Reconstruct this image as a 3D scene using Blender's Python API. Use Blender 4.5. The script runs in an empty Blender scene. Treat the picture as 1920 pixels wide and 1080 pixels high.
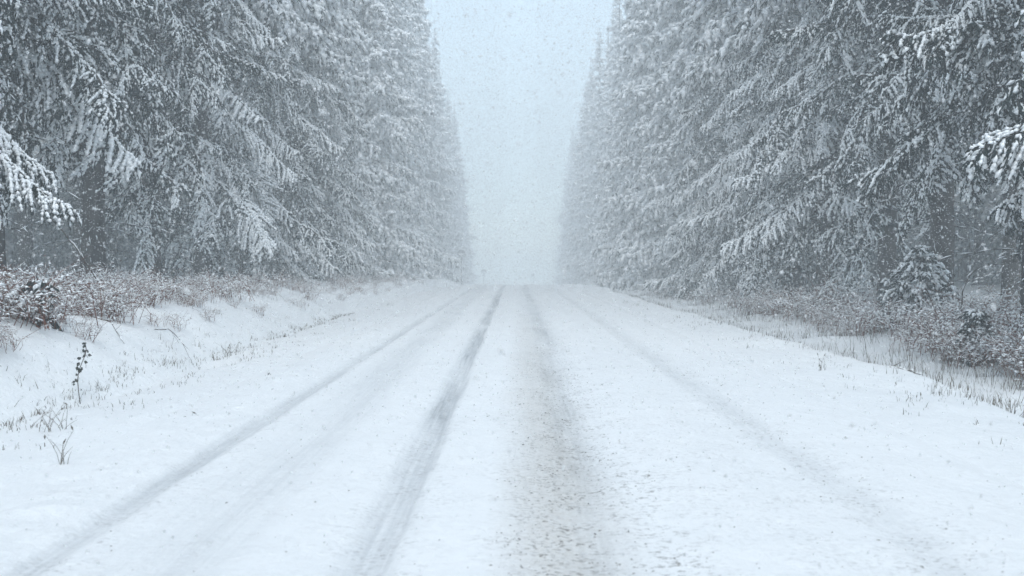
import bpy, math
import numpy as np
from math import radians, sin, cos, pi

SC = bpy.context.scene
COL = SC.collection

# ------------------------------------------------------------------ camera
cam_d = bpy.data.cameras.new('camera')
cam = bpy.data.objects.new('camera', cam_d)
COL.objects.link(cam)
CAM_H = 1.45
cam.location = (0.0, 0.0, CAM_H)
cam.rotation_euler = (radians(90.0 - 1.49), 0.0, radians(0.15))
cam_d.sensor_width = 36.0
cam_d.lens = 36.0
cam_d.clip_start = 0.05
cam_d.clip_end = 2000.0
cam_d.dof.use_dof = True
cam_d.dof.focus_distance = 22.0
cam_d.dof.aperture_fstop = 2.8
SC.camera = cam

# ------------------------------------------------------------------ light
SUN_EL = radians(53.0)
world = bpy.data.worlds.new('World')
SC.world = world
world.use_nodes = True
wn = world.node_tree
wn.nodes.clear()
w_out = wn.nodes.new('ShaderNodeOutputWorld')
w_bg = wn.nodes.new('ShaderNodeBackground')
w_hs = wn.nodes.new('ShaderNodeHueSaturation')
w_sky = wn.nodes.new('ShaderNodeTexSky')
w_sky.sky_type = 'NISHITA'
w_sky.sun_disc = False
w_sky.sun_elevation = SUN_EL
w_sky.sun_rotation = radians(180.0)
w_sky.air_density = 1.0
w_sky.dust_density = 1.0
w_sky.ozone_density = 1.0
w_hs.inputs['Saturation'].default_value = 0.6      # a closed cloud cover: the blue is mostly gone
w_hs.inputs['Value'].default_value = 1.0
wn.links.new(w_sky.outputs[0], w_hs.inputs['Color'])

w_bg.inputs['Strength'].default_value = 0.15
w_tint = wn.nodes.new('ShaderNodeMix')               # thin snow cloud: slightly cyan white
w_tint.data_type = 'RGBA'
w_tint.blend_type = 'MULTIPLY'
w_tint.inputs[0].default_value = 1.0
w_tint.inputs[7].default_value = (0.90, 1.0, 0.985, 1)
wn.links.new(w_hs.outputs[0], w_tint.inputs[6])
wn.links.new(w_tint.outputs[2], w_bg.inputs['Color'])
wn.links.new(w_bg.outputs[0], w_out.inputs['Surface'])

sun_d = bpy.data.lights.new('overcast_sun', 'SUN')
sun_d.energy = 1.35
sun_d.angle = radians(50.0)
sun_d.color = (1.0, 0.99, 0.97)
sun = bpy.data.objects.new('overcast_sun', sun_d)
COL.objects.link(sun)
sun.location = (0, -20, 40)
sun.rotation_euler = (pi / 2 - SUN_EL, 0.0, 0.0)

SC.view_settings.view_transform = 'Standard'
SC.view_settings.look = 'None'
SC.view_settings.gamma = 1.0
SC.view_settings.use_curve_mapping = False
SC.view_settings.exposure = 1.02

SC.render.engine = 'CYCLES'
cy = SC.cycles
cy.max_bounces = 8
cy.diffuse_bounces = 4
cy.glossy_bounces = 1
cy.transmission_bounces = 1
cy.volume_bounces = 5
cy.transparent_max_bounces = 24
cy.caustics_reflective = False
cy.caustics_refractive = False
cy.sample_clamp_indirect = 4.0
cy.use_denoising = True
cy.denoiser = 'OPENIMAGEDENOISE'
cy.denoising_input_passes = 'RGB_ALBEDO_NORMAL'

R = np.random.default_rng(11)

# ------------------------------------------------------------------ materials
def new_mat(name, col, rough=0.7, spec=0.3):
    m = bpy.data.materials.new(name)
    m.use_nodes = True
    b = m.node_tree.nodes['Principled BSDF']
    b.inputs['Base Color'].default_value = (*col, 1)
    b.inputs['Roughness'].default_value = rough
    b.inputs['Specular IOR Level'].default_value = spec
    return m, m.node_tree.nodes, m.node_tree.links, b

def varied(name, c1, c2, scale, rough=0.75, spec=0.2, bump=0.0, bscale=30.0, stretch=None):
    m, n, l, b = new_mat(name, c1, rough, spec)
    tc = n.new('ShaderNodeTexCoord')
    src = tc.outputs['Object']
    if stretch:
        mp = n.new('ShaderNodeMapping')
        mp.inputs['Scale'].default_value = stretch
        l.new(src, mp.inputs['Vector'])
        src = mp.outputs[0]
    no = n.new('ShaderNodeTexNoise')
    no.inputs['Scale'].default_value = scale
    no.inputs['Detail'].default_value = 4
    l.new(src, no.inputs['Vector'])
    r = n.new('ShaderNodeValToRGB')
    r.color_ramp.elements[0].position = 0.35
    r.color_ramp.elements[0].color = (*c1, 1)
    r.color_ramp.elements[1].position = 0.65
    r.color_ramp.elements[1].color = (*c2, 1)
    l.new(no.outputs['Fac'], r.inputs[0])
    l.new(r.outputs[0], b.inputs['Base Color'])
    if bump:
        nb = n.new('ShaderNodeTexNoise')
        nb.inputs['Scale'].default_value = bscale
        nb.inputs['Detail'].default_value = 5
        l.new(src, nb.inputs['Vector'])
        bp = n.new('ShaderNodeBump')
        bp.inputs['Strength'].default_value = 1.0
        bp.inputs['Distance'].default_value = bump
        l.new(nb.outputs['Fac'], bp.inputs['Height'])
        l.new(bp.outputs[0], b.inputs['Normal'])
    return m

M_NEEDLE = varied('spruce_needles', (0.008, 0.019, 0.019), (0.018, 0.036, 0.034), 2.2, 0.7, 0.25)
M_BSNOW = varied('branch_snow', (0.86, 0.88, 0.90), (0.93, 0.94, 0.95), 3.0, 0.7, 0.2)
M_BARK = varied('spruce_bark', (0.030, 0.028, 0.027), (0.085, 0.078, 0.072), 5.0, 0.9, 0.1, 0.02, 14.0, (1, 1, 0.35))
M_TWIG = varied('bare_twig', (0.05, 0.042, 0.036), (0.10, 0.085, 0.07), 8.0, 0.85, 0.1)
M_BRAMBLE = varied('bramble_stem', (0.095, 0.038, 0.028), (0.19, 0.085, 0.056), 3.0, 0.85, 0.1)
M_DRYLEAF = varied('dry_leaf', (0.075, 0.034, 0.030), (0.15, 0.085, 0.055), 4.0, 0.8, 0.15)
M_EVERLEAF = varied('evergreen_leaf', (0.014, 0.022, 0.016), (0.03, 0.04, 0.028), 5.0, 0.5, 0.4)
M_GRASS = varied('dead_grass', (0.085, 0.076, 0.062), (0.19, 0.17, 0.14), 4.0, 0.85, 0.1)
M_CLOD = varied('dirty_slush', (0.14, 0.13, 0.12), (0.34, 0.33, 0.32), 9.0, 0.8, 0.2)
M_FLAKE, _n, _l, _b = new_mat('snowflake', (0.93, 0.94, 0.95), 0.8, 0.1)
_d, _t, _x = _n.new('ShaderNodeBsdfDiffuse'), _n.new('ShaderNodeBsdfTranslucent'), _n.new('ShaderNodeMixShader')
for q in (_d, _t):
    q.inputs['Color'].default_value = (0.985, 0.988, 0.99, 1)
_x.inputs[0].default_value = 0.6
_l.new(_d.outputs[0], _x.inputs[1])
_l.new(_t.outputs[0], _x.inputs[2])
_tr, _x2 = _n.new('ShaderNodeBsdfTransparent'), _n.new('ShaderNodeMixShader')     # light passes straight through a thin flake
_x2.inputs[0].default_value = 0.42
_l.new(_x.outputs[0], _x2.inputs[1])
_l.new(_tr.outputs[0], _x2.inputs[2])
_l.new(_x2.outputs[0], [q for q in _n if q.type == 'OUTPUT_MATERIAL'][0].inputs['Surface'])
M_SIGNFACE = varied('sign_face', (0.16, 0.17, 0.18), (0.24, 0.25, 0.27), 6.0, 0.5, 0.4)
M_STEEL = varied('galvanised_steel', (0.13, 0.14, 0.15), (0.2, 0.21, 0.22), 8.0, 0.5, 0.5)
M_MARKER, _n, _l, _b = new_mat('marker_plastic', (0.30, 0.31, 0.32), 0.6, 0.3)
M_BLACK, _n, _l, _b = new_mat('marker_black', (0.03, 0.03, 0.03), 0.6, 0.3)

def snow_ground(name, road):
    m, n, l, b = new_mat(name, (0.86, 0.88, 0.90), 0.6, 0.25)
    geo = n.new('ShaderNodeNewGeometry')
    pos = geo.outputs['Position']
    def noise(scale, detail=4, stretch=(1, 1, 1)):
        mp = n.new('ShaderNodeMapping')
        mp.inputs['Scale'].default_value = stretch
        l.new(pos, mp.inputs['Vector'])
        t = n.new('ShaderNodeTexNoise')
        t.inputs['Scale'].default_value = scale
        t.inputs['Detail'].default_value = detail
        t.inputs['Roughness'].default_value = 0.6
        l.new(mp.outputs[0], t.inputs['Vector'])
        return t.outputs['Fac']
    def math_(op, a, b_, c=None):
        t = n.new('ShaderNodeMath')
        t.operation = op
        for i, v in enumerate((a, b_, c)):
            if v is None:
                continue
            if isinstance(v, (int, float)):
                t.inputs[i].default_value = v
            else:
                l.new(v, t.inputs[i])
        return t.outputs[0]
    def ramp(f, lo, hi):
        t = n.new('ShaderNodeMapRange')
        t.inputs['From Min'].default_value = lo
        t.inputs['From Max'].default_value = hi
        l.new(f, t.inputs['Value'])
        return t.outputs['Result']
    def mix(f, a, c):
        t = n.new('ShaderNodeMix')
        t.data_type = 'RGBA'
        if isinstance(f, (int, float)):
            t.inputs['Factor'].default_value = f
        else:
            l.new(f, t.inputs['Factor'])
        for key, v in (('A', a), ('B', c)):
            s = [i for i in t.inputs if i.name == key and i.type == 'RGBA'][0]
            if isinstance(v, tuple):
                s.default_value = (*v, 1)
            else:
                l.new(v, s)
        return [o for o in t.outputs if o.type == 'RGBA'][0]
    tone = mix(noise(0.9, 4), (0.79, 0.805, 0.82), (0.86, 0.868, 0.875))
    col = tone
    if road:
        def attr(nm):
            a = n.new('ShaderNodeAttribute')
            a.attribute_name = nm
            return a.outputs['Fac']
        dirt, grit, brown = attr('dirt'), attr('grit'), attr('brown')
        patch = ramp(noise(5.0, 6, (1.4, 0.5, 1)), 0.25, 0.7)
        fine = ramp(noise(60.0, 5, (.45, 1.0, 1)), 0.32, 0.66)
        streak = ramp(noise(1.0, 5, (34.0, .8, 1)), 0.32, 0.66)
        streak2 = ramp(noise(1.0, 3, (9.0, .25, 1)), 0.35, 0.65)
        f1 = math_('MULTIPLY', dirt, math_('MULTIPLY_ADD', fine, 0.34, math_('MULTIPLY_ADD', streak, 0.42, math_('MULTIPLY_ADD', streak2, .22, math_('MULTIPLY', patch, 0.12)))))
        col = mix(f1, col, (0.235, 0.26, 0.285))
        col = mix(math_('MULTIPLY', brown, math_('MULTIPLY_ADD', fine, 0.6, 0.25)), col, (0.44, 0.39, 0.325))
        sp = ramp(noise(34.0, 4, (.75, 1.0, 1)), 0.535, 0.62)
        gate = ramp(noise(3.0, 4), 0.38, 0.62)
        col = mix(math_('MULTIPLY', sp, math_('MULTIPLY', grit, gate)), col, (0.13, 0.118, 0.105))
    l.new(col, b.inputs['Base Color'])
    h = math_('ADD', math_('MULTIPLY', noise(3.5, 5, (1, 0.7, 1)), 0.045),
              math_('ADD', math_('MULTIPLY', noise(17.0, 5), 0.017), math_('MULTIPLY', noise(70.0, 3), 0.004)))
    bp = n.new('ShaderNodeBump')
    bp.inputs['Strength'].default_value = 0.7 if road else 0.9
    bp.inputs['Distance'].default_value = 1.0
    l.new(h, bp.inputs['Height'])
    l.new(bp.outputs[0], b.inputs['Normal'])
    return m
M_SNOW = snow_ground('ground_snow', False)
M_ROAD = snow_ground('road_snow', True)

# ------------------------------------------------------------------ mesh helpers
class Geo:
    """Collects triangles with a material index; build() links them as ONE mesh object."""
    def __init__(self):
        self.v, self.f, self.m, self.n = [], [], [], 0
    def add(self, v, f, mi):
        if len(v) == 0:
            return
        self.v.append(np.asarray(v, float))
        self.f.append(np.asarray(f, np.int64) + self.n)
        self.m.append(np.full(len(f), mi, np.int32))
        self.n += len(v)
    def merged(self):
        return np.concatenate(self.v), np.concatenate(self.f), np.concatenate(self.m)
    def mesh(self, name, mats, smooth=False):
        v, f, m = self.merged()
        return tri_mesh(name, v, f, m, mats, smooth)

def tri_mesh(name, v, f, m, mats, smooth=False):
    me = bpy.data.meshes.new(name)
    me.vertices.add(len(v))
    me.vertices.foreach_set('co', v.astype(np.float32).ravel())
    k = f.shape[1]
    me.loops.add(f.size)
    me.loops.foreach_set('vertex_index', f.astype(np.int32).ravel())
    me.polygons.add(len(f))
    me.polygons.foreach_set('loop_start', np.arange(0, f.size, k, dtype=np.int32))
    me.polygons.foreach_set('loop_total', np.full(len(f), k, np.int32))
    if m is not None:
        me.polygons.foreach_set('material_index', m.astype(np.int32))
    me.polygons.foreach_set('use_smooth', (m == 1) if smooth == 'snow' else np.full(len(f), bool(smooth), bool))
    for mt in mats:
        me.materials.append(mt)
    me.update(calc_edges=True)
    return me

def obj(name, me, parent=None, loc=(0, 0, 0), rot=(0, 0, 0), scale=(1, 1, 1)):
    o = bpy.data.objects.new(name, me)
    COL.objects.link(o)
    o.location = loc
    o.rotation_euler = rot
    o.scale = scale
    if parent is not None:
        o.parent = parent
    return o

def tag(o, label=None, cat=None, group=None, kind=None):
    if label: o['label'] = label
    if cat: o['category'] = cat
    if group: o['group'] = group
    if kind: o['kind'] = kind
    return o

def unit(a):
    return a / np.maximum(np.linalg.norm(a, axis=-1, keepdims=True), 1e-9)

def tube(pts, rad, k=5, cap=True):
    pts = np.asarray(pts, float)
    n = len(pts)
    rad = np.broadcast_to(np.asarray(rad, float), (n,))
    t = unit(np.gradient(pts, axis=0))
    ref = np.array([0.0, 0, 1]) if abs(t[:, 2]).mean() < 0.8 else np.array([1.0, 0, 0])
    s = unit(np.cross(t, ref))
    u = np.cross(s, t)
    a = np.arange(k) * 2 * pi / k
    v = pts[:, None] + rad[:, None, None] * (np.cos(a)[None, :, None] * s[:, None] + np.sin(a)[None, :, None] * u[:, None])
    v = v.reshape(-1, 3)
    i = np.arange(n - 1)[:, None] * k
    j = np.arange(k)[None]
    j2 = (j + 1) % k
    f = np.concatenate([np.stack([i + j, i + j2, i + k + j2], -1).reshape(-1, 3),
                        np.stack([i + j, i + k + j2, i + k + j], -1).reshape(-1, 3)])
    if cap:
        v = np.concatenate([v, pts[-1:] + t[-1:] * rad[-1]])
        e = (n - 1) * k
        f = np.concatenate([f, np.stack([e + np.arange(k), e + (np.arange(k) + 1) % k, np.full(k, n * k)], -1)])
    return v, f

def blades(P, D, ln, wd, rng, crossed=True):
    """needle tufts: slim diamonds, two crossed per tuft"""
    n = len(P)
    if n == 0:
        return np.zeros((0, 3)), np.zeros((0, 3), int)
    D = unit(D)
    r = unit(rng.normal(size=(n, 3)))
    s = unit(np.cross(D, r))
    out_v, out_f = [], []
    base = 0
    for q in range(2 if crossed else 1):
        side = s if q == 0 else np.cross(D, s)
        mid = P + D * (ln * 0.45)[:, None]
        v = np.stack([P, mid + side * (wd * .5)[:, None], P + D * ln[:, None], mid - side * (wd * .5)[:, None]], 1)
        f = np.array([[0, 1, 2], [0, 2, 3]])[None] + 4 * np.arange(n)[:, None, None]
        out_v.append(v.reshape(-1, 3))
        out_f.append(f.reshape(-1, 3) + base)
        base += 4 * n
    return np.concatenate(out_v), np.concatenate(out_f)

def lumps(P, D, ln, wd, ht, rng):
    """spindle-shaped pads of snow lying along D, raised on top"""
    n = len(P)
    if n == 0:
        return np.zeros((0, 3)), np.zeros((0, 3), int)
    D = unit(D)
    up = np.array([0, 0, 1.0]) + rng.normal(size=(n, 3)) * 0.15
    s = unit(np.cross(D, up))
    u = np.cross(s, D)
    u = np.where(u[:, 2:3] < 0, -u, u)
    mid = P + D * (ln * rng.uniform(.35, .6, n))[:, None]
    v = np.stack([P, mid + s * (wd * .5)[:, None], P + D * ln[:, None], mid - s * (wd * .5)[:, None],
                  mid + u * ht[:, None]], 1)
    f = np.array([[0, 1, 4], [1, 2, 4], [2, 3, 4], [3, 0, 4], [0, 3, 1], [1, 3, 2]])[None] + 5 * np.arange(n)[:, None, None]
    return v.reshape(-1, 3), f.reshape(-1, 3)

def vnoise(x, y, seed=0):
    """smooth value noise on arrays"""
    xi, yi = np.floor(x).astype(np.int64), np.floor(y).astype(np.int64)
    fx, fy = x - xi, y - yi
    fx, fy = fx * fx * (3 - 2 * fx), fy * fy * (3 - 2 * fy)
    def h(a, b):
        n = (a * 374761393 + b * 668265263 + seed * 974634777) & 0xFFFFFFFF
        n = ((n ^ (n >> 13)) * 1274126177) & 0xFFFFFFFF
        return ((n ^ (n >> 16)) & 0xFFFF) / 65535.0 - 0.5
    return (h(xi, yi) * (1 - fx) + h(xi + 1, yi) * fx) * (1 - fy) + (h(xi, yi + 1) * (1 - fx) + h(xi + 1, yi + 1) * fx) * fy

# ------------------------------------------------------------------ terrain
def profile(y):
    """the road runs level, then over a crest and down the far side"""
    y = np.asarray(y, float)
    u = np.clip(y - 45.0, 0, 105.0)
    return -0.0003 * u * u - np.clip(y - 150.0, 0, None) * 0.03

CX = np.array([-400, -60, -20, -12, -8.5, -7.2, -6.3, -5.6, -5.05, -4.75, -4.5, -4.1, -3.3, 3.3, 4.6, 4.95, 5.4, 6.2, 7.4, 9.0, 11, 16, 60, 400])
CZ = np.array([2.5, 1.3, 1.0, .9,   .86, .78, .68, .44, .08, -.12, -.09, -.02, 0, 0, .03, .0, -.22, -.34, -.28, -.05, .15, .3, .7, 2])
def ground_z(x, y):
    x, y = np.asarray(x, float), np.asarray(y, float)
    far = np.clip((y - 18) / 30, 0, 1)
    bank = np.interp(x, CX, CZ)
    bank = np.where(x < -4.2, bank * (1 - .35 * far), bank)
    wob = vnoise(y * .23, x * 0 + 3, 5) * .5
    bank2 = np.interp(x + np.where(np.abs(x) > 4.2, wob, 0), CX, CZ)
    bank2 = np.where(x < -4.2, bank2 * (1 - .35 * far), bank2)
    off = np.clip((np.abs(x) - 3.0) / 1.2, 0, 1)
    z = bank2 + off * (vnoise(x * .9, y * .6, 1) * .09 + vnoise(x * 2.6, y * 1.9, 2) * .05 + vnoise(x * 7, y * 5, 3) * .02)
    z = z + np.clip((np.abs(x) - 5.2) / 1.5, 0, 1) * (vnoise(x * .45, y * .45, 7) * .22 + vnoise(x * 1.5, y * 1.5, 8) * .10)
    return z + profile(y)

def grid_mesh(name, xs, ys, zf, mats, attrs=None):
    X, Y = np.meshgrid(xs, ys)
    Z = zf(X, Y)
    v = np.stack([X, Y, Z], -1).reshape(-1, 3)
    nx, ny = len(xs), len(ys)
    i = (np.arange(ny - 1)[:, None] * nx + np.arange(nx - 1)[None]).ravel()
    f = np.stack([i, i + 1, i + nx + 1, i + nx], -1)
    me = tri_mesh(name, v, f, None, mats, True)
    for nm, fn in (attrs or {}).items():
        a = me.attributes.new(nm, 'FLOAT', 'POINT')
        a.data.foreach_set('value', np.clip(fn(X, Y), 0, 1).astype(np.float32).ravel())
    return me

def spaced(a, b, d0, g):
    out, d = [a], d0
    while out[-1] < b:
        out.append(out[-1] + d)
        d = max(d0, d0 + (out[-1] - max(a, 0)) * g)
    return np.array(out)

ys = np.concatenate([np.arange(-60, 2, 4.0), spaced(2.0, 330, .07, .013)])
xr = np.concatenate([[-150, -110, -80, -60, -45, -35, -28, -22, -18, -15, -13], np.arange(-12, -8, .25), np.arange(-8, -3.0, .08)])
xs = np.concatenate([xr, np.arange(-3.0, 3.0, .5), -xr[::-1]])
def gz(x, y):
    return ground_z(x, y) - 0.06 * np.clip((3.45 - np.abs(x)) / .25, 0, 1)
tag(obj('ground', grid_mesh('ground', xs, ys, gz, [M_SNOW])), 'snow-covered verges, ditch, bank and forest floor', kind='structure')

# the snowed road with its wheel tracks
def bump(x, c, w, soft):
    return np.clip((w - np.abs(x - c)) / soft + .5, 0, 1)
def tracks(x, y):
    wob = vnoise(y * .12, y * 0, 21) * .10 + vnoise(y * .5, y * 0, 22) * .02
    edge = vnoise(y * 1.2, x * 4, 23) * .06 + vnoise(y * 9, x * 14, 24) * .03
    xx = x + wob * .6 + edge * .5
    lo = bump(xx, -2.28, .085, .07)
    lf = bump(xx, -1.62 - .004 * y, .24, .30)
    li = np.clip((xx + .88) / .14, 0, 1) * np.clip((-.555 - xx) / .045, 0, 1)
    rc = .40 + np.clip(y - 5, 0, 15) * .012
    ri = bump(xx, rc, .13, .12)
    rw = bump(xx, rc - .06, .28, .34)
    ro = bump(xx, 2.08, .12, .16)
    return lo, lf, li, ri, rw, ro
def road_z(x, y):
    lo, lf, li, ri, rw, ro = tracks(x, y)
    rough = vnoise(x * 9, y * 6, 31) * .006 + vnoise(x * 22, y * 14, 32) * .005 + vnoise(x * 1.3, y * .4, 33) * .014
    ridge = bump(x, -2.75, .22, .35) * .045 + bump(x, -1.15, .14, .22) * .012 + bump(x, 1.25, .30, .4) * .02 + bump(x, 2.55, .2, .3) * .015
    churn = 1 + 3.2 * bump(x, -2.75, .3, .3) + .8 * bump(x, 1.2, .5, .5)
    z = .012 + rough * churn + ridge - .030 * lo - .012 * lf - .034 * li - .018 * ri - .014 * rw - .020 * ro
    e = np.clip((3.42 - np.abs(x)) / .3, 0, 1)
    return z * e - .035 * (1 - e) + np.where(np.abs(x) > 3.0, ground_z(x, y) - profile(y), 0) * (1 - e) + profile(y)
def dirt(x, y):
    lo, lf, li, ri, rw, ro = tracks(x, y)
    n = .75 + vnoise(x * 4, y * .7, 41) * .8
    return (.55 * lo + .34 * lf + .95 * li + .36 * ri + .28 * rw + .28 * ro) * n + .05 * bump(x, -.1, 2.6, .6)
def grit(x, y):
    near = np.clip(1.25 - y / 26, .15, 1)
    rc = .40 + np.clip(y - 5, 0, 15) * .012
    return near * (.95 * bump(x, rc - .02, .36, .55) + .55 * bump(x, 2.1, .12, .5) + .30 * bump(x, -.68, .2, .3)
                   + .35 * bump(x, -2.2, .1, .3) + .20 * bump(x, 1.2, .6, .8) + .12)
def brown(x, y):
    return .62 * bump(x + vnoise(y * .9, x * 3, 44) * .15, .24, .25, .34) * np.clip(1.3 - y / 24, 0, 1)
ry = np.concatenate([np.arange(-40, 2, 2.0), spaced(2.0, 300, .035, .009)])
rx = np.concatenate([np.arange(-3.5, 3.5001, .045)])
tag(obj('road', grid_mesh('road', rx, ry, road_z, [M_ROAD], {'dirt': dirt, 'grit': grit, 'brown': brown})),
    'snow-covered road with grey wheel tracks leading over a crest', kind='structure')

def gzf(x, y):
    return float(ground_z(np.array([x]), np.array([y]))[0])

# ------------------------------------------------------------------ spruce boughs
TREE_MATS = [M_NEEDLE, M_BSNOW, M_BARK]
def rotz(d, a):
    c, s = np.cos(a), np.sin(a)
    return np.stack([d[..., 0] * c - d[..., 1] * s, d[..., 0] * s + d[..., 1] * c, d[..., 2]], -1)

g_axis = [None]
def make_bough(L, rng, droop=38.0, fine=1.0, snow=.62, heavy=0.0, thin=1.0):
    """a spruce bough along +X with hanging twigs, needle tufts and snow on top; fine=1 near, larger = coarser"""
    g = Geo()
    n = 16
    t = np.linspace(0, 1, n)
    ang = np.radians(rng.uniform(0, 14) - droop * np.sin(pi * np.clip(t * 1.05, 0, 1) * .62) + 22 * np.clip((t - .72) / .28, 0, 1))
    yaw = np.cumsum(rng.normal(size=n) * .11)
    d = np.stack([np.cos(ang) * np.cos(yaw), np.cos(ang) * np.sin(yaw), np.sin(ang)], -1)
    ax = np.concatenate([[[0, 0, 0]], np.cumsum(d[:-1] * L / (n - 1), 0)])
    rad = (.016 + .006 * L) * (1 - t) ** .8 + .004
    v, f = tube(ax[::(1 if fine < 2 else 3)], rad[::(1 if fine < 2 else 3)], 5 if fine < 2 else 3)
    g.add(v, f, 2)
    def along(s):
        return np.stack([np.interp(s, t, ax[:, k]) for k in range(3)], -1)
    def tang(s):
        return unit(along(np.minimum(s + .03, 1.0)) - along(np.maximum(s - .03, 0)))
    # snow ridge on the main stem
    sp = .07 * fine
    s = np.arange(.05, 1.0, sp / L * .8)
    s = s[rng.random(len(s)) < min(1, snow + .2 + heavy)]
    P = along(s) + rng.normal(size=(len(s), 3)) * .008
    P[:, 2] += np.interp(s, t, rad)
    k = len(s)
    g.add(*lumps(P - tang(s) * sp * .5, tang(s) + rng.normal(size=(k, 3)) * .15, sp * rng.uniform(1.2, 2.2, k),
                 rng.uniform(.045, .085, k) * (1 + heavy) * fine ** .4, rng.uniform(.025, .05, k) * (1 + heavy) * fine ** .3, rng), 1)
    # side twigs
    step = .085 * fine * thin
    g_axis[0] = ax
    TP, TD, TL, BP, BD, BL, BW, SP, SD, SL, SW = [], [], [], [], [], [], [], [], [], [], []
    lim = min(.95, .30 * L)
    for side in (-1, 1, 0):
        st = step * (1.0 if side else 1.3)
        for s0 in np.arange(.10 + rng.random() * st / L, .985, st / L):
            s0 = np.clip(s0 + rng.normal() * .5 * st / L, .04, .99)
            p0, d0 = along(np.array([s0]))[0], tang(np.array([s0]))[0]
            pr = min(1, .40 + 1.9 * s0) * (1.06 - s0) ** .55
            l2 = lim * pr * rng.uniform(.25, 1.4) + .10
            if side:
                dd = rotz(d0, side * np.radians(rng.uniform(22, 82)))
                dd[2] += rng.uniform(-.35, .05)
                sag = rng.uniform(.7, 2.6)
            else:
                dd = rotz(d0, rng.normal() * .5)
                dd[2] -= .8
                sag = 1.6
                l2 *= .75
            dd = unit(dd)
            m = 6
            q = np.linspace(0, 1, m)
            dir_ = unit(dd[None] + np.stack([q * 0, q * 0, -sag * q ** 1.2], -1) + rng.normal(size=(m, 3)) * .14)
            tw = p0 + np.concatenate([[[0, 0, 0]], np.cumsum(dir_[:-1] * l2 / (m - 1), 0)])
            if fine < 2:
                v, f = tube(tw[::2] if m > 4 else tw, [.006, .005, .003], 3, False)
                g.add(v, f, 2)
            wet = np.clip(rng.normal(snow, .28), 0, 1) * (1 if side else .35)
            st2 = .055 * fine
            qs = np.arange(.06, 1.0, st2 / l2)
            if len(qs) == 0:
                qs = np.array([.5])
            bp = np.stack([np.interp(qs, q, tw[:, c]) for c in range(3)], -1)
            bd = unit(np.stack([np.interp(qs, q, dir_[:, c]) for c in range(3)], -1))
            for sg in (-1, 1):
                dl = rotz(bd, sg * rng.uniform(.5, 1.0, len(qs)))
                dl[:, 2] -= rng.uniform(.05, 1.1, len(qs))
                ll = rng.uniform(.07, .15, len(qs)) * fine ** .85 * (1.05 - .45 * qs)
                BP.append(bp + rng.normal(size=bp.shape) * .008); BD.append(dl); BL.append(ll); BW.append(ll * rng.uniform(.28, .45, len(qs)))
                keep = rng.random(len(qs)) < wet * (.55 if fine < 2 else .95)
                SP.append(bp[keep] + [0, 0, .012]); SD.append(dl[keep] * [1, 1, .9]); SL.append(ll[keep] * rng.uniform(.75, 1.1, keep.sum())); SW.append(ll[keep] * rng.uniform(.28, .5, keep.sum()))
            keep = rng.random(len(qs)) < wet
            nk = keep.sum()
            SP.append(bp[keep] + [0, 0, .012]); SD.append(bd[keep]); SL.append(rng.uniform(1.6, 3.0, nk) * st2); SW.append(rng.uniform(.05, .095, nk) * fine ** .6 * (1 + .9 * heavy))
            # a tuft at the twig's end
            BP.append(tw[-1:]); BD.append(dir_[-1:]); BL.append(np.array([.10 * fine ** .7])); BW.append(np.array([.04 * fine ** .7]))
    BP, BD, BL, BW = map(np.concatenate, (BP, BD, BL, BW))
    g.add(*blades(BP, BD, BL, BW, rng, fine < 2.5), 0)
    SP, SD, SL, SW = map(np.concatenate, (SP, SD, SL, SW))
    g.add(*lumps(SP, SD, SL, SW, SW * rng.uniform(.4, .75, len(SW)), rng), 1)
    return g.merged()

def xform(v, az, pitch, sc, loc, roll=0.0):
    v = v * sc
    c, s = cos(pitch), sin(pitch)
    x, z = v[:, 0] * c - v[:, 2] * s, v[:, 0] * s + v[:, 2] * c
    c, s = cos(az), sin(az)
    return np.stack([x * c - v[:, 1] * s + loc[0], x * s + v[:, 1] * c + loc[1], z + loc[2]], -1)

def compound_bough(L, rng, droop, snow):
    """a ragged bough: a thin main spray carrying several hanging side sprays of unequal length"""
    g = Geo()
    v, f, m = make_bough(L, rng, droop, 1.0, snow, 0.0, 1.9)
    g.add(v, f, 0)
    g.m[-1] = m
    ax = g_axis[0]
    for k in range(4 + int(L > 2)):
        s0 = rng.uniform(.12, .88)
        i = s0 * (len(ax) - 1)
        p = ax[int(i)] + (ax[int(i) + 1] - ax[int(i)]) * (i - int(i))
        l2 = L * rng.uniform(.24, .52) * (1.1 - .5 * s0)
        v, f, m = make_bough(max(l2, .4), rng, rng.uniform(20, 95), 1.05, np.clip(snow + rng.normal() * .2, .05, .9), 0.0, 1.25)
        g.add(xform(v, rng.choice([-1, 1]) * radians(rng.uniform(8, 75)), radians(rng.uniform(-55, 12)), 1.0, p), f, 0)
        g.m[-1] = m
    return g.merged()
SIMPLE = {}
LENGTHS = (1.3, 1.9, 2.6, 3.4)
BOUGHS = {}
for L in LENGTHS:
    BOUGHS[L] = []
    for k in range(4):
        v, f, m = compound_bough(L, R, (34, 58, 46, 74)[k], (.14, .28, .44, .60)[k])
        BOUGHS[L].append(tri_mesh('bough', v, f, m, TREE_MATS, 'snow'))
    SIMPLE[L] = []
    for k in range(2):
        v, f, m = make_bough(L, R, (44, 58)[k], 1.1, (.95, .85)[k], .35)
        SIMPLE[L].append(tri_mesh('bough', v, f, m, TREE_MATS, 'snow'))
HEAVY = []
for dr in (46, 52, 16):
    v, f, m = make_bough(3.6, R, droop=dr, fine=.8, snow=.6, heavy=.15)
    HEAVY.append(tri_mesh('heavy_bough', v, f, m, TREE_MATS, 'snow'))

COARSE = {}
for L in (1.0, 1.8, 2.6, 3.4):
    COARSE[L] = [make_bough(L, R, droop=R.uniform(14, 46), fine=3.4, snow=R.uniform(.8, 1.0), heavy=.9) for k in range(4)]  # snow built up thicker to whiten the far crowns, as haze would

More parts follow.
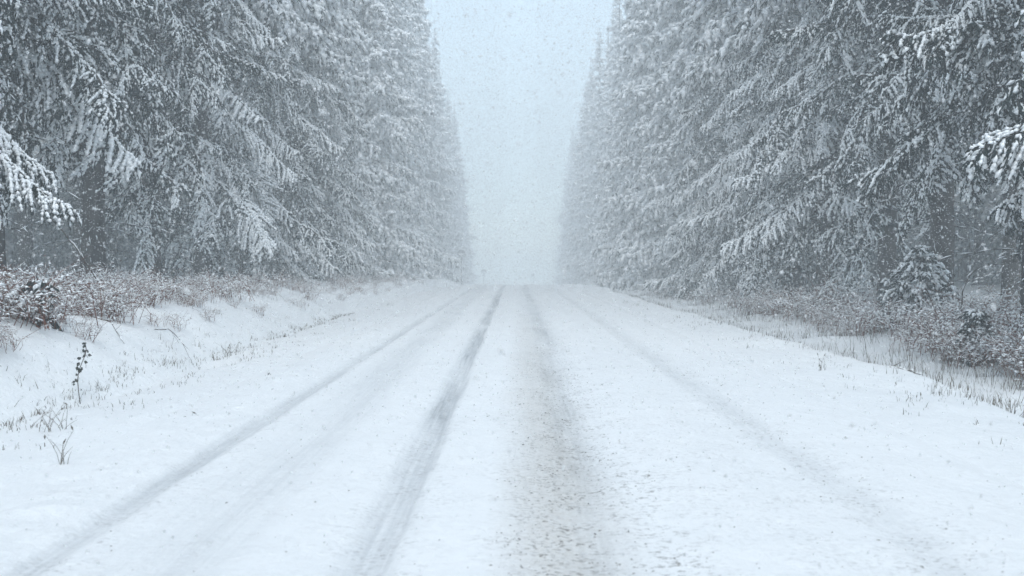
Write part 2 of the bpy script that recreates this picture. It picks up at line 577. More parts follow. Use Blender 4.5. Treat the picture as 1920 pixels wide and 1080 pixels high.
def radius_at(z, H, Rm):
    return Rm * max(.04, 1 - (z / H)) ** .72

def crown_mesh(name, H, Rm, z0, rng, dz=.42, per=4, power=.72):
    g = Geo()
    z = z0
    a = rng.uniform(0, 6.28)
    while z < H - .3:
        r = Rm * max(.04, 1 - z / H) ** power * rng.uniform(.70, 1.16)
        fr = z / H
        for k in range(per):
            a += 2 * pi / per + rng.normal() * .25
            Lw = r * rng.uniform(.78, 1.12)
            L = min(COARSE, key=lambda q: abs(q - Lw))
            v, f, m = COARSE[L][rng.integers(4)]
            g.add(xform(v, a, radians(-8 + 34 * max(0, fr - .25) + rng.normal() * 7), Lw / L, (0, 0, z + rng.normal() * .1)), f, 0)
            g.m[-1] = m
        a += .5
        z += dz * (1.0 if r > 1 else .75) * rng.uniform(.8, 1.2)
    return g.mesh(name, TREE_MATS, 'snow')

def trunk_mesh(name, H, r0, rng, snow=True):
    g = Geo()
    z = np.concatenate([[-.4, 0, .15, .4], np.linspace(.9, H, 22)])
    rad = r0 * (1 - np.clip(z, 0, H) / H) ** .8 + .012 + r0 * .35 * np.exp(-np.clip(z, 0, None) / .25)
    pts = np.stack([np.cumsum(rng.normal(size=len(z)) * .012), np.cumsum(rng.normal(size=len(z)) * .012), z], -1)
    v, f = tube(pts, rad, 12)
    v[:, :2] += rng.normal(size=(len(v), 2)) * r0 * .035
    g.add(v, f, 2)
    # wind-driven snow stuck in the bark
    n = 90
    zz = rng.uniform(.2, min(H * .6, 11), n)
    a = rng.normal(-1.6, .8, n)
    rr = np.interp(zz, z, rad)
    P = np.stack([np.cos(a) * rr, np.sin(a) * rr, zz], -1)
    g.add(*lumps(P, np.stack([rng.normal(size=n) * .15, rng.normal(size=n) * .15, -np.ones(n)], -1),
                 rng.uniform(.06, .22, n), rng.uniform(.02, .06, n), rng.uniform(.006, .015, n), rng), 1)
    return g.mesh(name, TREE_MATS, True)

def dead_twigs_mesh(rng, z0=.8, z1=4.5, n=26):
    g = Geo()
    for k in range(n):
        a, z, L = rng.uniform(0, 6.28), rng.uniform(z0, z1), rng.uniform(.6, 2.0)
        m = 6
        q = np.linspace(0, 1, m)
        pts = np.stack([np.cos(a) * q * L, np.sin(a) * q * L, z + .1 * L * q - L * .35 * q ** 2 * rng.uniform(.3, 1.5)], -1) + rng.normal(size=(m, 3)) * .03 * q[:, None]
        g.add(*tube(pts, .011 * (1 - q * .75), 3), 2)
        j = np.arange(1, m - 1)
        keep = rng.random(len(j)) < .7
        j = j[keep]
        if len(j):
            g.add(*lumps(pts[j] + [0, 0, .008], pts[j + 1] - pts[j], np.full(len(j), L / m), np.full(len(j), .03), np.full(len(j), .018), rng), 1)
        for w in range(4):
            i = rng.integers(1, m - 1)
            d = pts[i + 1] - pts[i] + rng.normal(size=3) * L * .12
            g.add(*tube(np.array([pts[i], pts[i] + d * .8, pts[i] + d * 1.6 + [0, 0, -.05]]), [.006, .004, .003], 3), 2)
    return g.mesh('dead_branches', TREE_MATS)

EDGE = [crown_mesh('crown', H, Rm, z0, R, .78, 7, .98) for H, Rm, z0 in ((29, 4.2, .9), (31, 4.5, 1.3), (27.5, 3.9, 1.0))]
EDGE_H = (28, 30, 26.5)
INNER = [crown_mesh('crown', H, 3.0, z0, R, .55, 4) for H, z0 in ((28, 5.0), (27, 6.5))]
UPPER = [crown_mesh('crown', 29, 4.1, 10.5, R, .55, 4)]
TRUNKS = [trunk_mesh('trunk', 28, r, R) for r in (.27, .24, .21)]
DEAD = [dead_twigs_mesh(R) for k in range(3)]
DEADIN = [dead_twigs_mesh(R, 1.0, 7.5, 34) for k in range(2)]

def empty(name, loc, rz=0.0, sc=1.0):
    o = bpy.data.objects.new(name, None)
    COL.objects.link(o)
    o.location = loc
    o.rotation_euler = (0, 0, rz)
    o.scale = (sc, sc, sc)
    o.empty_display_size = .3
    return o

def far_tree(x, y, label, group, crowns, sc=1.0):
    t = empty('spruce_tree', (x, y, gzf(x, y) - .1), R.uniform(0, 6.28), sc)
    tag(t, label, 'tree', group)
    obj('trunk', TRUNKS[R.integers(3)], t)
    obj('crown', crowns[R.integers(len(crowns))], t)
    if crowns is INNER:
        obj('dead_branches', DEADIN[R.integers(2)], t)
    return t

def near_tree(x, y, label, group, z0=2.6, Rm=4.0, bare=.16, extra=()):
    """front-row tree: every bough within sight is a part of its own"""
    t = empty('spruce_tree', (x, y, gzf(x, y) - .1))
    tag(t, label, 'tree', group)
    obj('trunk', TRUNKS[R.integers(2)], t, rot=(0, 0, 0))
    obj('dead_branches', DEAD[R.integers(3)], t, rot=(0, 0, R.uniform(0, 6.28)))
    obj('crown', UPPER[0], t, rot=(0, 0, R.uniform(0, 6.28)))
    z, a = z0, R.uniform(0, 6.28)
    while z < 11.2:
        r = radius_at(z, 29, Rm)
        for k in range(5):
            a += 2 * pi / 5 + R.normal() * .3
            Lw = r * R.uniform(.35, 1.15) ** .8
            if R.random() < bare:
                continue
            L = min(LENGTHS, key=lambda q: abs(q - Lw))
            p = radians(-4 + R.normal() * (10 if z0 < 2.9 else 15))
            frosted = z0 < 2.9
            lib = SIMPLE[L] if R.random() < (.45 if frosted else .1) else BOUGHS[L][(2 if frosted else 0):(4 if frosted else 3)]
            b = obj('bough', lib[R.integers(len(lib))], t, (0, 0, z + R.normal() * .12), (R.normal() * .3, -p, a))
            b.scale = (Lw / L,) * 3
        a += .6
        z += .40 * R.uniform(.8, 1.25)
    if z0 > 4:
        for q in range(7):                      # a few lone low boughs with gaps between
            b = obj('bough', BOUGHS[(1.3, 1.9, 2.6)[q % 3]][R.integers(3)], t, (0, 0, R.uniform(2.3, z0)), (R.normal() * .3, R.normal() * .2 + .1, R.uniform(0, 6.28)))
            b.scale = (R.uniform(.7, 1.0),) * 3
    for (ez, eaz, ep, esc, kind) in extra:
        obj('bough', HEAVY[kind], t, (0, 0, ez), (0, radians(-ep), radians(eaz)), (esc,) * 3)
    return t

NEAR_D = [14.6, 19.3, 23.6, 27.4, 32.0, 36.4, 41.0, 45.5, 50.0]
names_l = ['whose heavy low bough hangs in at the frame edge', 'with a long bough stretched out high above the bank',
           'with a dark trunk bared near the low bramble bank', 'with the thickest bare trunk in plain view',
           'fifth along its row, thin gap before its trunk', 'sixth along its row, boughs sweeping to the bank',
           'seventh along its row, boughs down to the undergrowth', 'eighth along its row, greyed by falling snow', 'ninth along its row, pale and reaching the ground']
names_r = ['whose bushy low boughs hang in at the frame edge', 'with a long bough stretched out above the brambles',
           'standing behind the small snowy young spruce', 'with the thick dark trunk beside the young spruce',
           'fifth along its row, dark between its boughs', 'sixth along its row, boughs sweeping to the verge',
           'seventh along its row, white boughs near the ditch', 'eighth along its row, greyed by falling snow', 'ninth along its row, pale behind the ditch']
_U = 'first second third fourth fifth sixth seventh eighth ninth tenth eleventh twelfth thirteenth fourteenth fifteenth sixteenth seventeenth eighteenth nineteenth twentieth'.split()
ORD = _U + ['twenty-' + q for q in _U[:9]] + ['thirtieth'] + ['thirty-' + q for q in _U[:9]]
Z0 = [3.4, 4.4, 4.9, 4.6, 2.6, 1.6, 1.3, 1.0, .9]
for s, names in ((-1, names_l), (1, names_r)):
    side = 'left' if s < 0 else 'right'
    for k, d in enumerate(NEAR_D):
        x = s * (9.8 + R.normal() * .18)
        if k == 0:
            x = s * 9.5
        ex = ()
        inw = 0 if s < 0 else 180
        if k == 0:
            ex = ((3.1, inw - s * 6, -2, .98, 0), (2.5, inw + s * 22, -8, .8, 1), (3.7, inw - s * 20, -3, .9, 1)) if s < 0 else ((3.9, inw - 6, -4, .82, 0), (3.2, inw + 16, -8, .75, 1))
        if k == 1:
            ex = ((5.75, inw - s * 8, 2, .82, 2), (6.7, inw + s * 24, 2, .8, 0))
        near_tree(x, d + R.normal() * .1, 'front-row spruce ' + side + ' of the road ' + names[k], 'front-row spruces along the road', Z0[k], 3.9, (.25, .38, .40, .36, .26, .18, .12, .08, .06)[k], extra=ex)
    d, k = 54.5, 9
    front = list(NEAR_D)
    while d < 200:
        hazy = k >= 14
        lab = ('pale hazy spruce, ' if hazy else 'tall snowy spruce, ') + ORD[k] + ' along the row ' + side + ' of the road'
        far_tree(s * (10.0 + R.normal() * .6 + .004 * (d - 50)), d, lab,
                 'hazy spruces at the far end on the ' + side if hazy else 'front-row spruces along the road', EDGE, R.uniform(.97, 1.12))
        front.append(d)
        d += 7.0 * R.uniform(.85, 1.15) * (1 if d < 120 else 1.25)
        k += 1
    for q, d in enumerate(np.arange(3, -47, -7.0)):  # unseen spruces behind the camera, added to shade the road and near ground
        far_tree(s * 10.0, d + R.normal() * .5, ORD[q] + ' unseen shading spruce ' + side + ' of the road counting back from the viewpoint', 'unseen spruces added behind the viewpoint for shade on the ' + side, EDGE, R.uniform(.97, 1.08))
    for row, xo in enumerate((13.6, 17.5, 21.5, 26.0, 31.0, 36.5, 43.0)):
        d = 15 + xo * .75 + R.uniform(0, 3)
        while d < (104, 92, 86, 80, 92, 104, 118)[row]:
            near_i = int(np.argmin(np.abs(np.array(front) - d)))
            far_tree(s * (xo + R.normal() * .7), d, ('bare-stemmed' if row < 3 else 'dim') + ' forest spruce ' + side + ' of the road, ' + ORD[row + 1] + ' row back, behind the ' + ORD[near_i] + ' roadside spruce',
                     'spruces inside the forest on the ' + side, INNER if row < 3 else EDGE, R.uniform(.9, 1.08))
            d += R.uniform(5.2, 7.4) + row * .12

# ------------------------------------------------------------------ young conifers
def young_mesh(name, H, Rm, rng, fine, snow, heavy, dz, per, droop=30):
    g = Geo()
    z, a = .05, 0.0
    while z < H - .05:
        r = Rm * (1 - z / H) ** .85 + .06
        for k in range(per):
            a += 2 * pi / per + rng.normal() * .3
            v, f, m = make_bough(max(r * rng.uniform(.8, 1.2), .15), rng, droop, fine, snow, heavy)
            g.add(xform(v, a, radians(6 + 30 * z / H), 1.0, (0, 0, z)), f, 0)
            g.m[-1] = m
        a += .6
        z += dz * rng.uniform(.8, 1.2)
    v, f = tube(np.array([[0, 0, -.2], [0, 0, H * .5], [.02, 0, H]]), [.03, .02, .006], 6)
    t = Geo()
    t.add(v, f, 2)
    return g.mesh('crown', TREE_MATS, 'snow'), t.mesh('trunk', TREE_MATS)

def young(name, x, y, label, H, Rm, fine, snow, heavy, dz, per, droop=30):
    t = empty(name, (x, y, gzf(x, y)))
    tag(t, label, 'tree')
    c, tr = young_mesh(name, H, Rm, R, fine, snow, heavy, dz, per, droop)
    obj('crown', c, t)
    obj('trunk', tr, t)
young('young_spruce', 8.9, 22.5, 'small snow-covered young spruce above the brambles right of the road', 1.8, 1.0, 1.1, .55, .1, .20, 6)
young('conifer_seedling', -5.95, 12.7, 'dark green conifer seedling on the left bank among brambles', .62, .20, .9, .12, .0, .10, 5, 55)
young('conifer_seedling', 7.75, 17.2, 'dark green conifer seedling in the brown brambles on the right', .95, .26, .9, .15, .0, .13, 5, 55)

# ------------------------------------------------------------------ undergrowth
BUSH_MATS = [M_BRAMBLE, M_BSNOW, M_DRYLEAF]
def bush(rng, H, W, stems, leaf, snow):
    g = Geo()
    for k in range(stems):
        a, lean = rng.uniform(0, 6.28), abs(rng.normal()) * .55 + .1
        h = H * rng.uniform(.55, 1.1)
        b = rng.normal(size=2) * W * .28
        q = np.linspace(0, 1, 5)
        arch = rng.uniform(.2, 1.0)
        pts = np.stack([b[0] + np.cos(a) * lean * h * q ** 1.3, b[1] + np.sin(a) * lean * h * q ** 1.3, h * (q - arch * .55 * q ** 3) - .05], -1)
        pts += rng.normal(size=pts.shape) * .018
        g.add(*tube(pts, .0055 * (1.2 - q * .8), 3, False), 0)
        nb = 7
        i = rng.integers(1, len(pts) - 1, nb)
        P = pts[i]
        D = unit(rng.normal(size=(nb, 3)) * [1, 1, .6] + [0, 0, .2])
        ln = rng.uniform(.10, .38, nb)
        g.add(*blades(P, D, ln, np.full(nb, .007), rng, False), 0)
        kp = rng.random(nb) < snow
        g.add(*lumps(P[kp] + D[kp] * (ln[kp] * .2)[:, None] + [0, 0, .006], D[kp], ln[kp] * .55, rng.uniform(.014, .028, kp.sum()), np.full(kp.sum(), .013), rng), 1)
        nl = leaf
        lscale = rng.uniform(.5, 1)
        u = rng.uniform(.25, 1, nl)
        P = np.stack([np.interp(u, q, pts[:, c]) for c in range(3)], -1) + rng.normal(size=(nl, 3)) * .06
        D = rng.normal(size=(nl, 3)) * [1, 1, .5] + [0, 0, -.3]
        ln = rng.uniform(.03, .07, nl) * lscale
        g.add(*blades(P, D, ln, ln * .45, rng, False), 2)
        ns = int(leaf * snow * 1.5)
        u = rng.uniform(.3, 1, ns)
        P = np.stack([np.interp(u, q, pts[:, c]) for c in range(3)], -1) + rng.normal(size=(ns, 3)) * .05
        ln = rng.uniform(.03, .085, ns)
        g.add(*lumps(P, rng.normal(size=(ns, 3)) * [1, 1, .3], ln, ln * rng.uniform(.4, .75, ns), ln * rng.uniform(.2, .45, ns), rng), 1)
    return g.merged()
BUSHES = [bush(R, 1.0, .9, 32, 10, .66) for k in range(6)]
LIGHT = [bush(R, 1.0, 1.0, 17, 9, .68) for k in range(5)]
SPARSE = [bush(R, .7, .7, 10, 4, .8) for k in range(4)]

def undergrowth(name, label, spots):
    g = Geo()
    for lib, x, y, sc in spots:
        v, f, m = lib[R.integers(len(lib))]
        g.add(xform(v, R.uniform(0, 6.28), 0, sc, (x, y, gzf(x, y))), f, 0)
        g.m[-1] = m
    tag(obj(name, g.mesh(name, BUSH_MATS, 'snow')), label, kind='stuff')

sl, sr = [], []
y = 9.0
while y < 60:
    n = 3 if y < 30 else 2
    SOLID = BUSHES if y < 18 else LIGHT
    for k in range(n):
        if vnoise(np.array([y * .55]), np.array([k * 3.7]), 61)[0] < -.16:
            continue
        thin = np.clip((y - 19) / 9, 0, 1)
        x0 = -5.55 - .55 * np.clip((y - 11) / 8, 0, 1) - thin * .2
        x = x0 - abs(R.normal()) * (1.2 - .2 * thin) - (R.random() < .3) * R.uniform(0, 2)
        sl.append((SOLID if R.random() < 1 - .45 * thin else SPARSE, x, y + R.normal() * .3, R.uniform(.38, .80) * (1 - .1 * thin) * (1.35 if R.random() < .12 else 1)))
    if R.random() < .7:
        sl.append((SPARSE, R.uniform(-6.4, -5.4), y + R.normal() * .2, R.uniform(.35, .7)))
    y += .34 + (y - 9) * .012
y = 12.0
while y < 62:
    n = 4 if y < 34 else 2
    SOLID = BUSHES if y < 18 else LIGHT
    for k in range(n):
        if vnoise(np.array([y * .45]), np.array([k * 3.7]), 62)[0] < -.2:
            continue
        thin = np.clip((y - 30) / 14, 0, 1)
        x = 7.6 + abs(R.normal()) * 1.5 - thin * .2
        sr.append((SOLID if R.random() < .85 - .4 * thin else SPARSE, x, y + R.normal() * .3, R.uniform(.55, 1.15) * (1 - .15 * thin) * (1.3 if R.random() < .12 else 1)))
    y += .38 + (y - 12) * .010
undergrowth('undergrowth', 'snow-dusted reddish bramble thicket along the top of the left bank', sl)
undergrowth('undergrowth', 'brown snow-dusted bramble thicket beyond the ditch on the right', sr)

# grass blades sticking out of the snow
def blade_field(xs_, ys_, hs, rng, lean=.25):
    n = len(xs_)
    z = ground_z(xs_, ys_)
    P = np.stack([xs_, ys_, z - .01], -1)
    D = np.stack([rng.normal(size=n) * lean, rng.normal(size=n) * lean, np.ones(n)], -1)
    side = unit(np.stack([np.ones(n), rng.normal(size=n) * .6, np.zeros(n)], -1))
    w = rng.uniform(.002, .0045, n) * (1 + np.clip(ys_ - 12, 0, 30) * .02)
    D = unit(D)
    mid = P + D * (hs * .55)[:, None]
    tip = P + D * hs[:, None] + np.stack([rng.normal(size=n) * .2 * hs, rng.normal(size=n) * .2 * hs, -.08 * hs], -1)
    v = np.stack([P - side * w[:, None], P + side * w[:, None], mid + side * w[:, None] * .7, mid - side * w[:, None] * .7, tip], 1).reshape(-1, 3)
    f = (np.array([[0, 1, 2], [0, 2, 3], [3, 2, 4]])[None] + 5 * np.arange(n)[:, None, None]).reshape(-1, 3)
    return v, f
def clumped(n, x0, x1, y0, y1, spread, per, rng, ypow=1.0):
    k = n // per
    cx, cyy = rng.uniform(x0, x1, k), y0 + (y1 - y0) * rng.random(k) ** ypow
    return np.repeat(cx, per) + rng.normal(size=k * per) * spread, np.repeat(cyy, per) + rng.normal(size=k * per) * spread * 1.4
def grass(label, fields):
    g = Geo()
    for (n, x0, x1, y0, y1, sp, per, h0, h1, yp) in fields:
        a, b = clumped(n, x0, x1, y0, y1, sp, per, R, yp)
        g.add(*blade_field(a, b, R.uniform(h0, h1, len(a)), R), 0)
    tag(obj('grass', g.mesh('grass', [M_GRASS])), label, kind='stuff')
grass('sparse dead grass tips showing through the snow on the left verge',
      [(220, -4.6, -3.9, 7, 40, .10, 7, .03, .09, 1.6), (1000, -4.9, -4.70, 9, 30, .045, 6, .03, .11, 1.5), (110, -4.3, -3.6, 6, 26, .05, 5, .03, .08, 1.4), (240, -6.3, -5.0, 9, 34, .08, 5, .05, .16, 1.3)])
grass('dead grass standing in the snowy ditch on the right',
      [(1500, 5.3, 7.9, 9.5, 55, .16, 8, .08, .26, 1.5), (500, 4.7, 5.3, 10, 50, .10, 5, .08, .22, 1.4), (260, 3.7, 4.9, 7, 40, .07, 5, .03, .10, 1.4), (1700, 6.6, 9.5, 13, 60, .22, 10, .2, .5, 1.4)])

# single plants one can point at
def tuft(x, y, label, n, h, spread, lean):
    g = Geo()
    z0 = gzf(x, y)
    for k in range(n):
        a, l = R.uniform(0, 6.28), h * R.uniform(.4, 1.1)
        b = R.normal(size=2) * spread * .7
        q = np.linspace(0, 1, 4)
        o = lean * R.uniform(.2, 1.3)
        pts = np.stack([b[0] + np.cos(a) * o * l * q ** 1.5, b[1] + np.sin(a) * o * l * q ** 1.5, l * q * (1 - .25 * o * q) - .02], -1)
        g.add(*tube(pts, [.0028, .0024, .002, .0012], 3), 0)
        if R.random() < .3:
            g.add(*blades(pts[-1:], R.normal(size=(1, 3)) + [0, 0, .5], np.array([.05]), np.array([.015]), R), 0)
    o = obj('grass_tuft', g.mesh('grass_tuft', [M_GRASS]), None, (x, y, z0))
    tag(o, label, 'grass tuft', 'dry tufts on the verge')
tuft(-3.86, 7.2, 'dry grass tuft with bent stalks nearest the left frame edge', 16, .26, .035, .6)
tuft(-3.25, 7.35, 'thin branching dry weed right of the bent grass tuft', 7, .30, .03, .7)
tuft(-4.05, 8.9, 'brown weed clump at the foot of the left bank', 16, .26, .10, .7)
tuft(-2.95, 9.4, 'short row of dark stubble on the left verge', 8, .07, .05, .3)
tuft(-3.45, 6.4, 'low dark stubble stalks close to the left frame edge', 7, .11, .10, .2)
tuft(-3.05, 12.6, 'little dark sprig alone on the left verge snow', 7, .12, .07, .4)
tuft(-4.62, 16.5, 'dry stalks where the left verge meets the bank', 14, .30, .09, .7)
tuft(3.95, 13.2, 'pair of upright dry stalks on the right verge', 7, .22, .06, .2)
tuft(4.05, 10.6, 'low wispy tuft in front of the right ditch', 9, .14, .08, .5)
tuft(5.35, 13.7, 'taller dry weed at the edge of the right ditch', 10, .42, .05, .5)
tuft(5.02, 9.2, 'fan of long bent stalks at the right frame edge', 9, .34, .04, .9)

def bent_stem(name, pts, r, label, cat, snow=.5):
    g = Geo()
    pts = np.asarray(pts, float)
    tq = np.linspace(0, 1, len(pts))
    q = np.linspace(0, 1, 14)
    p = np.stack([np.interp(q, tq, pts[:, k]) for k in range(3)], -1)
    p[1:-1] = (p[:-2] + 2 * p[1:-1] + p[2:]) / 4
    p += R.normal(size=p.shape) * r * .5
    g.add(*tube(p, r * (1.1 - q * .8), 5), 0)
    for k in range(3):
        i = R.integers(4, 12)
        d = unit(p[i + 1] - p[i] + R.normal(size=3) * .05) * R.uniform(.15, .4)
        g.add(*tube(np.array([p[i], p[i] + d]), [r * .5, r * .25], 3), 0)
    j = np.arange(0, 13)[R.random(13) < snow]
    if len(j):
        g.add(*lumps(p[j] + [0, 0, r * .9], p[j + 1] - p[j], np.full(len(j), np.linalg.norm(p[1] - p[0]) * 1.2), np.full(len(j), r * 2.4), np.full(len(j), r * 1.5), R), 1)
    base = p[0].copy()
    for i in range(len(g.v)):
        g.v[i] = g.v[i] - base
    tag(obj(name, g.mesh(name, [M_TWIG, M_BSNOW]), None, tuple(base)), label, cat)
def on(x, y, h):
    return (x, y, gzf(x, y) + h)
bent_stem('bare_sapling', [on(-6.9, 17.5, -.05), on(-7.3, 17.3, .75), on(-7.8, 17.1, 1.4), on(-8.2, 17.0, 2.1)], .016,
          'long bare sapling leaning left above the left bank brambles', 'sapling')
bent_stem('fallen_twig', [on(-5.5, 15.6, .02), on(-5.2, 15.4, .22), on(-4.95, 15.2, .2), on(-4.72, 15.0, .0)], .007,
          'arched bare twig sticking out of the left bank snow', 'twig', .2)
bent_stem('fallen_twig', [on(-5.9, 14.2, .1), on(-5.5, 13.9, .16), on(-5.2, 13.6, .03)], .008,
          'straight bare twig lying below the left brambles', 'twig', .3)
bent_stem('bare_sapling', [on(9.2, 21.0, -.05), on(9.15, 21.0, .7), on(9.35, 21.0, 1.2), on(9.3, 21.0, 1.9)], .018,
          'dark crooked bare sapling right of the young spruce', 'sapling', .2)
bent_stem('fallen_branch', [on(5.75, 16.2, .04), on(5.95, 16.15, .10), on(6.2, 16.1, .09), on(6.4, 16.1, .03)], .016,
          'snow-capped fallen branch lying in the right ditch', 'branch', 1.0)

# the spray of dark leaves hanging on the left bank
g = Geo()
q = np.linspace(0, 1, 8)
vp = np.stack([.10 * q + .03 * np.sin(q * 7), -.42 * q, .62 * (1 - q) - .0 + .08 * np.sin(q * pi)], -1)
for i in range(len(vp)):
    vp[i, 2] += 0
g.add(*tube(vp, .005, 4), 0)
u = np.linspace(.02, .8, 26)
P = np.stack([np.interp(u, q, vp[:, k]) for k in range(3)], -1) + R.normal(size=(26, 3)) * .03
ln = R.uniform(.035, .06, 26)
leafy = [(blades(P, R.normal(size=(26, 3)) * [1, .6, .3] + [0, -.3, -.8], ln, ln * .7, R, True))]
zb = gzf(-4.72, 11.1)
root = obj('leafy_vine', g.mesh('leafy_vine', [M_TWIG]), None, (-4.82, 11.45, zb + .0))
tag(root, 'dark-leaved evergreen vine hanging down the left bank', 'vine')
gl = Geo()
gl.add(*leafy[0], 0)
obj('leaves', gl.mesh('leaves', [M_EVERLEAF]), root)

# ------------------------------------------------------------------ signs beyond the crest
def disc(r, t, k=24):
    a = np.arange(k) * 2 * pi / k
    ring = np.stack([np.cos(a) * r, np.zeros(k), np.sin(a) * r], -1)
    v = np.concatenate([ring + [0, -t, 0], ring + [0, t, 0], [[0, -t, 0], [0, t, 0]]])
    i = np.arange(k)
    j = (i + 1) % k
    f = np.concatenate([np.stack([np.full(k, 2 * k), i, j], -1), np.stack([np.full(k, 2 * k + 1), j + k, i + k], -1),
                        np.stack([i, i + k, j + k], -1), np.stack([i, j + k, j], -1)])
    return v, f
def single(name, v, f, mat, parent, smooth=False):
    gg = Geo()
    gg.add(v, f, 0)
    return obj(name, gg.mesh(name, [mat], smooth), parent)
def box(w, d, h, c):
    v = np.array([[x, y, z] for x in (-w / 2, w / 2) for y in (-d / 2, d / 2) for z in (0, h)]) + np.asarray(c)
    f = np.array([[0, 1, 3], [0, 3, 2], [4, 6, 7], [4, 7, 5], [0, 4, 5], [0, 5, 1], [2, 3, 7], [2, 7, 6], [0, 2, 6], [0, 6, 4], [1, 5, 7], [1, 7, 3]])
    return v, f
def road_sign(x, y, top, label, faces):
    z = gzf(x, y)
    t = empty('road_sign', (x, y, z))
    tag(t, label, 'road sign')
    H = top - z
    single('pole', *tube(np.array([[0, 0, -.3], [0, 0, H * .5], [0, 0, H]]), .045, 8), M_STEEL, t)
    for (dz, r) in faces:
        v, f = disc(r, .012)
        fo = single('sign_face', v + [0, -.075, H + dz], f, M_SIGNFACE, t)
        # pad of snow on the upper rim of the face
        a = np.linspace(.35, pi - .35, 9)
        P = np.stack([np.cos(a) * r, np.full(9, -.08), H + dz + np.sin(a) * r], -1)
        pad = tube(P, [.01, .025, .035, .045, .05, .045, .035, .025, .01], 6)
        single('snow_pad', *pad, M_BSNOW, fo)
        inner = disc(r * .72, .004)
        lower = inner[0].copy()
        lower[:, 2] = np.minimum(lower[:, 2], -.1 * r)
        single('snow_patch', lower + [0, -.094, H + dz], inner[1], M_BSNOW, fo)
road_sign(-5.0, 96.0, 2.25, 'round road sign on a tall thin pole left of the crest', [(0.0, .37)])
road_sign(-4.25, 140.0, .35, 'faint round sign with a small plate, far left past the crest', [(-.25, .30), (-.85, .2)])
zz = gzf(2.95, 160)
t = empty('marker_post', (2.95, 160, zz))
tag(t, 'faint slim marker post right of the road past the crest', 'marker post')
single('post', *box(.14, .09, -.35 - zz + .3, (0, 0, -.3)), M_MARKER, t)
single('band', *box(.15, .10, .25, (0, 0, -.35 - zz - .45)), M_BLACK, t)
single('plate', *box(.34, .03, .3, (-.2, -.06, -.35 - zz - .5)), M_SIGNFACE, t)

# ------------------------------------------------------------------ crumbs of dirty slush on the road
n = 5200
clx, cly = R.normal(size=160) * .28, R.random(160)
cx = np.concatenate([.42 + R.normal(size=n * 7 // 10) * .30, 2.1 + R.normal(size=n * 2 // 10) * .22, R.uniform(-3.0, 3.2, n // 10)])
cyy = 2.6 + 26 * R.random(len(cx)) ** 1.7
pick = R.integers(0, 160, len(cx))
half = R.random(len(cx)) < .6
cyy = np.where(half, 2.6 + 24 * cly[pick] ** 1.6 + R.normal(size=len(cx)) * .12, cyy)
cx = np.where(half & (np.abs(cx - .42) < 1), .42 + clx[pick] + R.normal(size=len(cx)) * .09, cx)
sz = np.clip(np.exp(R.normal(size=len(cx)) * .45) * .0052, .002, .011)
P = np.stack([cx, cyy, road_z(cx, cyy) - sz * .15], -1)
D = np.stack([R.normal(size=len(cx)) + .6, R.normal(size=len(cx)) * .7, R.normal(size=len(cx)) * .1], -1)
g = Geo()
dirtyc = R.random(len(cx)) < .45
for k, sel in ((0, dirtyc), (0, ~dirtyc)):
    g.add(*lumps(P[sel], D[sel], sz[sel] * 2.6, sz[sel] * 1.5, sz[sel] * .7, R), k)
tag(obj('slush_crumbs', g.mesh('slush_crumbs', [M_CLOD, M_BSNOW])), 'scattered crumbs of dirty slush thrown along the wheel tracks', kind='stuff')

# ------------------------------------------------------------------ falling snow
CELL, TOP, BOT = 8.0, 28.0, -2.0
n = 30000
P = np.stack([R.uniform(-CELL / 2, CELL / 2, n), R.uniform(-CELL / 2, CELL / 2, n), R.uniform(BOT, TOP, n)], -1)
r = np.clip(np.exp(R.normal(size=n) * .40) * .0072, .0035, .0125)
d1 = unit(R.normal(size=(n, 3)))
d2 = unit(np.cross(d1, R.normal(size=(n, 3))))
d3 = np.cross(d1, d2)
v = [P + d1 * (r * R.uniform(.5, .9, n))[:, None], P - d1 * (r * R.uniform(.5, .9, n))[:, None]]
for k in range(3):
    a = k * 2 * pi / 3
    v.append(P + (d2 * cos(a) + d3 * sin(a)) * (r * R.uniform(.8, 1.3, n))[:, None])
v = np.stack(v, 1).reshape(-1, 3)
f = (np.array([[0, 2, 3], [0, 3, 4], [0, 4, 2], [1, 3, 2], [1, 4, 3], [1, 2, 4]])[None] + 5 * np.arange(n)[:, None, None]).reshape(-1, 3)
snow = obj('falling_snow', tri_mesh('falling_snow', v, f, np.zeros(len(f)), [M_FLAKE], True))
tag(snow, 'white snowflakes falling thickly in front of the trees', kind='stuff')
ng = bpy.data.node_groups.new('snow_field', 'GeometryNodeTree')
ng.interface.new_socket('Geometry', in_out='INPUT', socket_type='NodeSocketGeometry')
ng.interface.new_socket('Geometry', in_out='OUTPUT', socket_type='NodeSocketGeometry')
gi, go = ng.nodes.new('NodeGroupInput'), ng.nodes.new('NodeGroupOutput')
jn = ng.nodes.new('GeometryNodeJoinGeometry')
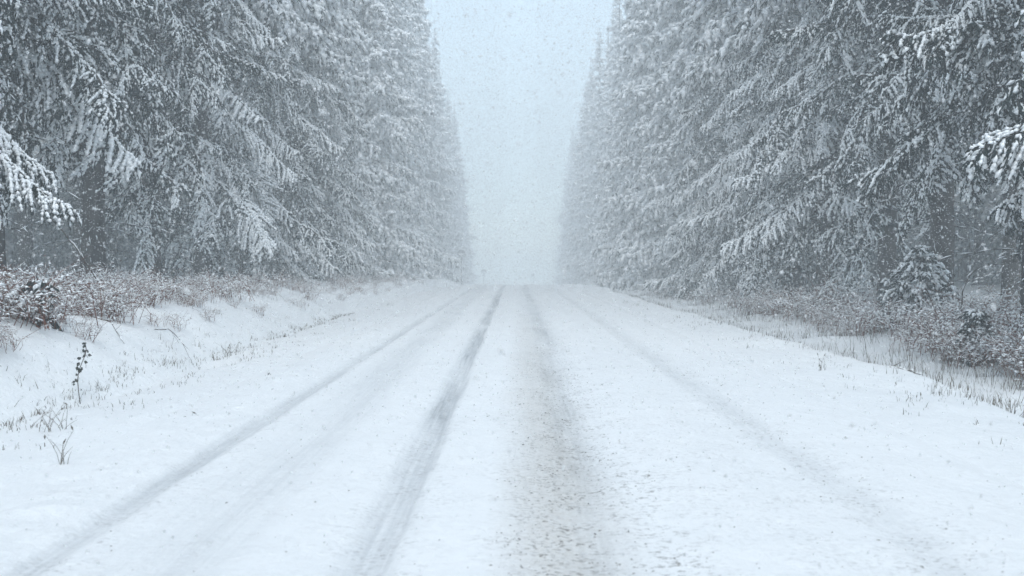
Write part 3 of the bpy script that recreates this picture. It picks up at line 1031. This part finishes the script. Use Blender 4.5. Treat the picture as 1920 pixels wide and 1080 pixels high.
def field(x_half, y0, y1, step, seed):
    """copies of the cell of flakes on a grid; a step under the cell size overlaps them, so the snow falls thicker"""
    nx, ny = max(2, int(round(2 * x_half / step))), max(2, int(round((y1 - y0) / step)))
    gr = ng.nodes.new('GeometryNodeMeshGrid')
    for nm, val in (('Size X', step * (nx - 1)), ('Size Y', step * (ny - 1)), ('Vertices X', nx), ('Vertices Y', ny)):
        gr.inputs[nm].default_value = val
    tr = ng.nodes.new('GeometryNodeTransform')
    tr.inputs['Translation'].default_value = (0, y0 + CELL / 2 + step * (ny - 1) / 2, 0)
    ip = ng.nodes.new('GeometryNodeInstanceOnPoints')
    rv = ng.nodes.new('FunctionNodeRandomValue')
    rv.data_type = 'INT'
    ri_ = [q for q in rv.inputs if q.type == 'INT']
    ri_[0].default_value, ri_[1].default_value = 0, 3
    [q for q in rv.inputs if q.name == 'Seed'][0].default_value = seed
    ml = ng.nodes.new('ShaderNodeMath')
    ml.operation = 'MULTIPLY'
    ml.inputs[1].default_value = pi / 2
    cb = ng.nodes.new('ShaderNodeCombineXYZ')
    L_ = ng.links.new
    L_([q for q in rv.outputs if q.type == 'INT'][0], ml.inputs[0])
    L_(ml.outputs[0], cb.inputs[2])
    L_(gr.outputs[0], tr.inputs['Geometry'])
    sp_, rj = ng.nodes.new('GeometryNodeSetPosition'), ng.nodes.new('FunctionNodeRandomValue')
    rj.data_type = 'FLOAT_VECTOR'
    rv_ = [q for q in rj.inputs if q.type == 'VECTOR']
    rv_[0].default_value, rv_[1].default_value = (-2.6, 0.0, -1.0), (2.6, 3.0, 0.0)
    [q for q in rj.inputs if q.name == 'Seed'][0].default_value = seed + 1
    L_(tr.outputs[0], sp_.inputs['Geometry'])
    L_([q for q in rj.outputs if q.type == 'VECTOR'][0], sp_.inputs['Offset'])
    L_(sp_.outputs[0], ip.inputs['Points'])
    L_(gi.outputs[0], ip.inputs['Instance'])
    L_(cb.outputs[0], ip.inputs['Rotation'])
    L_(ip.outputs[0], jn.inputs[0])
field(36, 1.5, 60, 4.5, 3)
field(12, 36, 150, 3.5, 8)
ng.links.new(jn.outputs[0], go.inputs[0])
snow.modifiers.new('field', 'NODES').node_group = ng

# ------------------------------------------------------------------ haze
m = bpy.data.materials.new('snow_haze')
m.use_nodes = True
nt = m.node_tree
nt.nodes.clear()
o_ = nt.nodes.new('ShaderNodeOutputMaterial')
pv = nt.nodes.new('ShaderNodeVolumePrincipled')
pv.inputs['Color'].default_value = (.93, .98, 1.0, 1)
pv.inputs['Density'].default_value = 0.0064
pv.inputs['Anisotropy'].default_value = 0.0
nt.links.new(pv.outputs[0], o_.inputs['Volume'])
v, f = box(320, 410, 60, (0, 135, -15))
hz = Geo()
hz.add(v, f, 0)
tag(obj('haze', hz.mesh('haze', [m])), 'pale snow haze filling the air', kind='stuff')
print('BOUGH', {L: [len(b.polygons) for b in v_] for L, v_ in BOUGHS.items()}, [len(c.polygons) for c in EDGE + INNER + UPPER + TRUNKS + DEAD + DEADIN + HEAVY])
print('BIG', sorted([(len(q.polygons), q.name) for q in bpy.data.meshes])[-22:])
print('TRIS', len(bpy.data.objects), 'mesh tris', sum(len(me.polygons) for me in bpy.data.meshes))
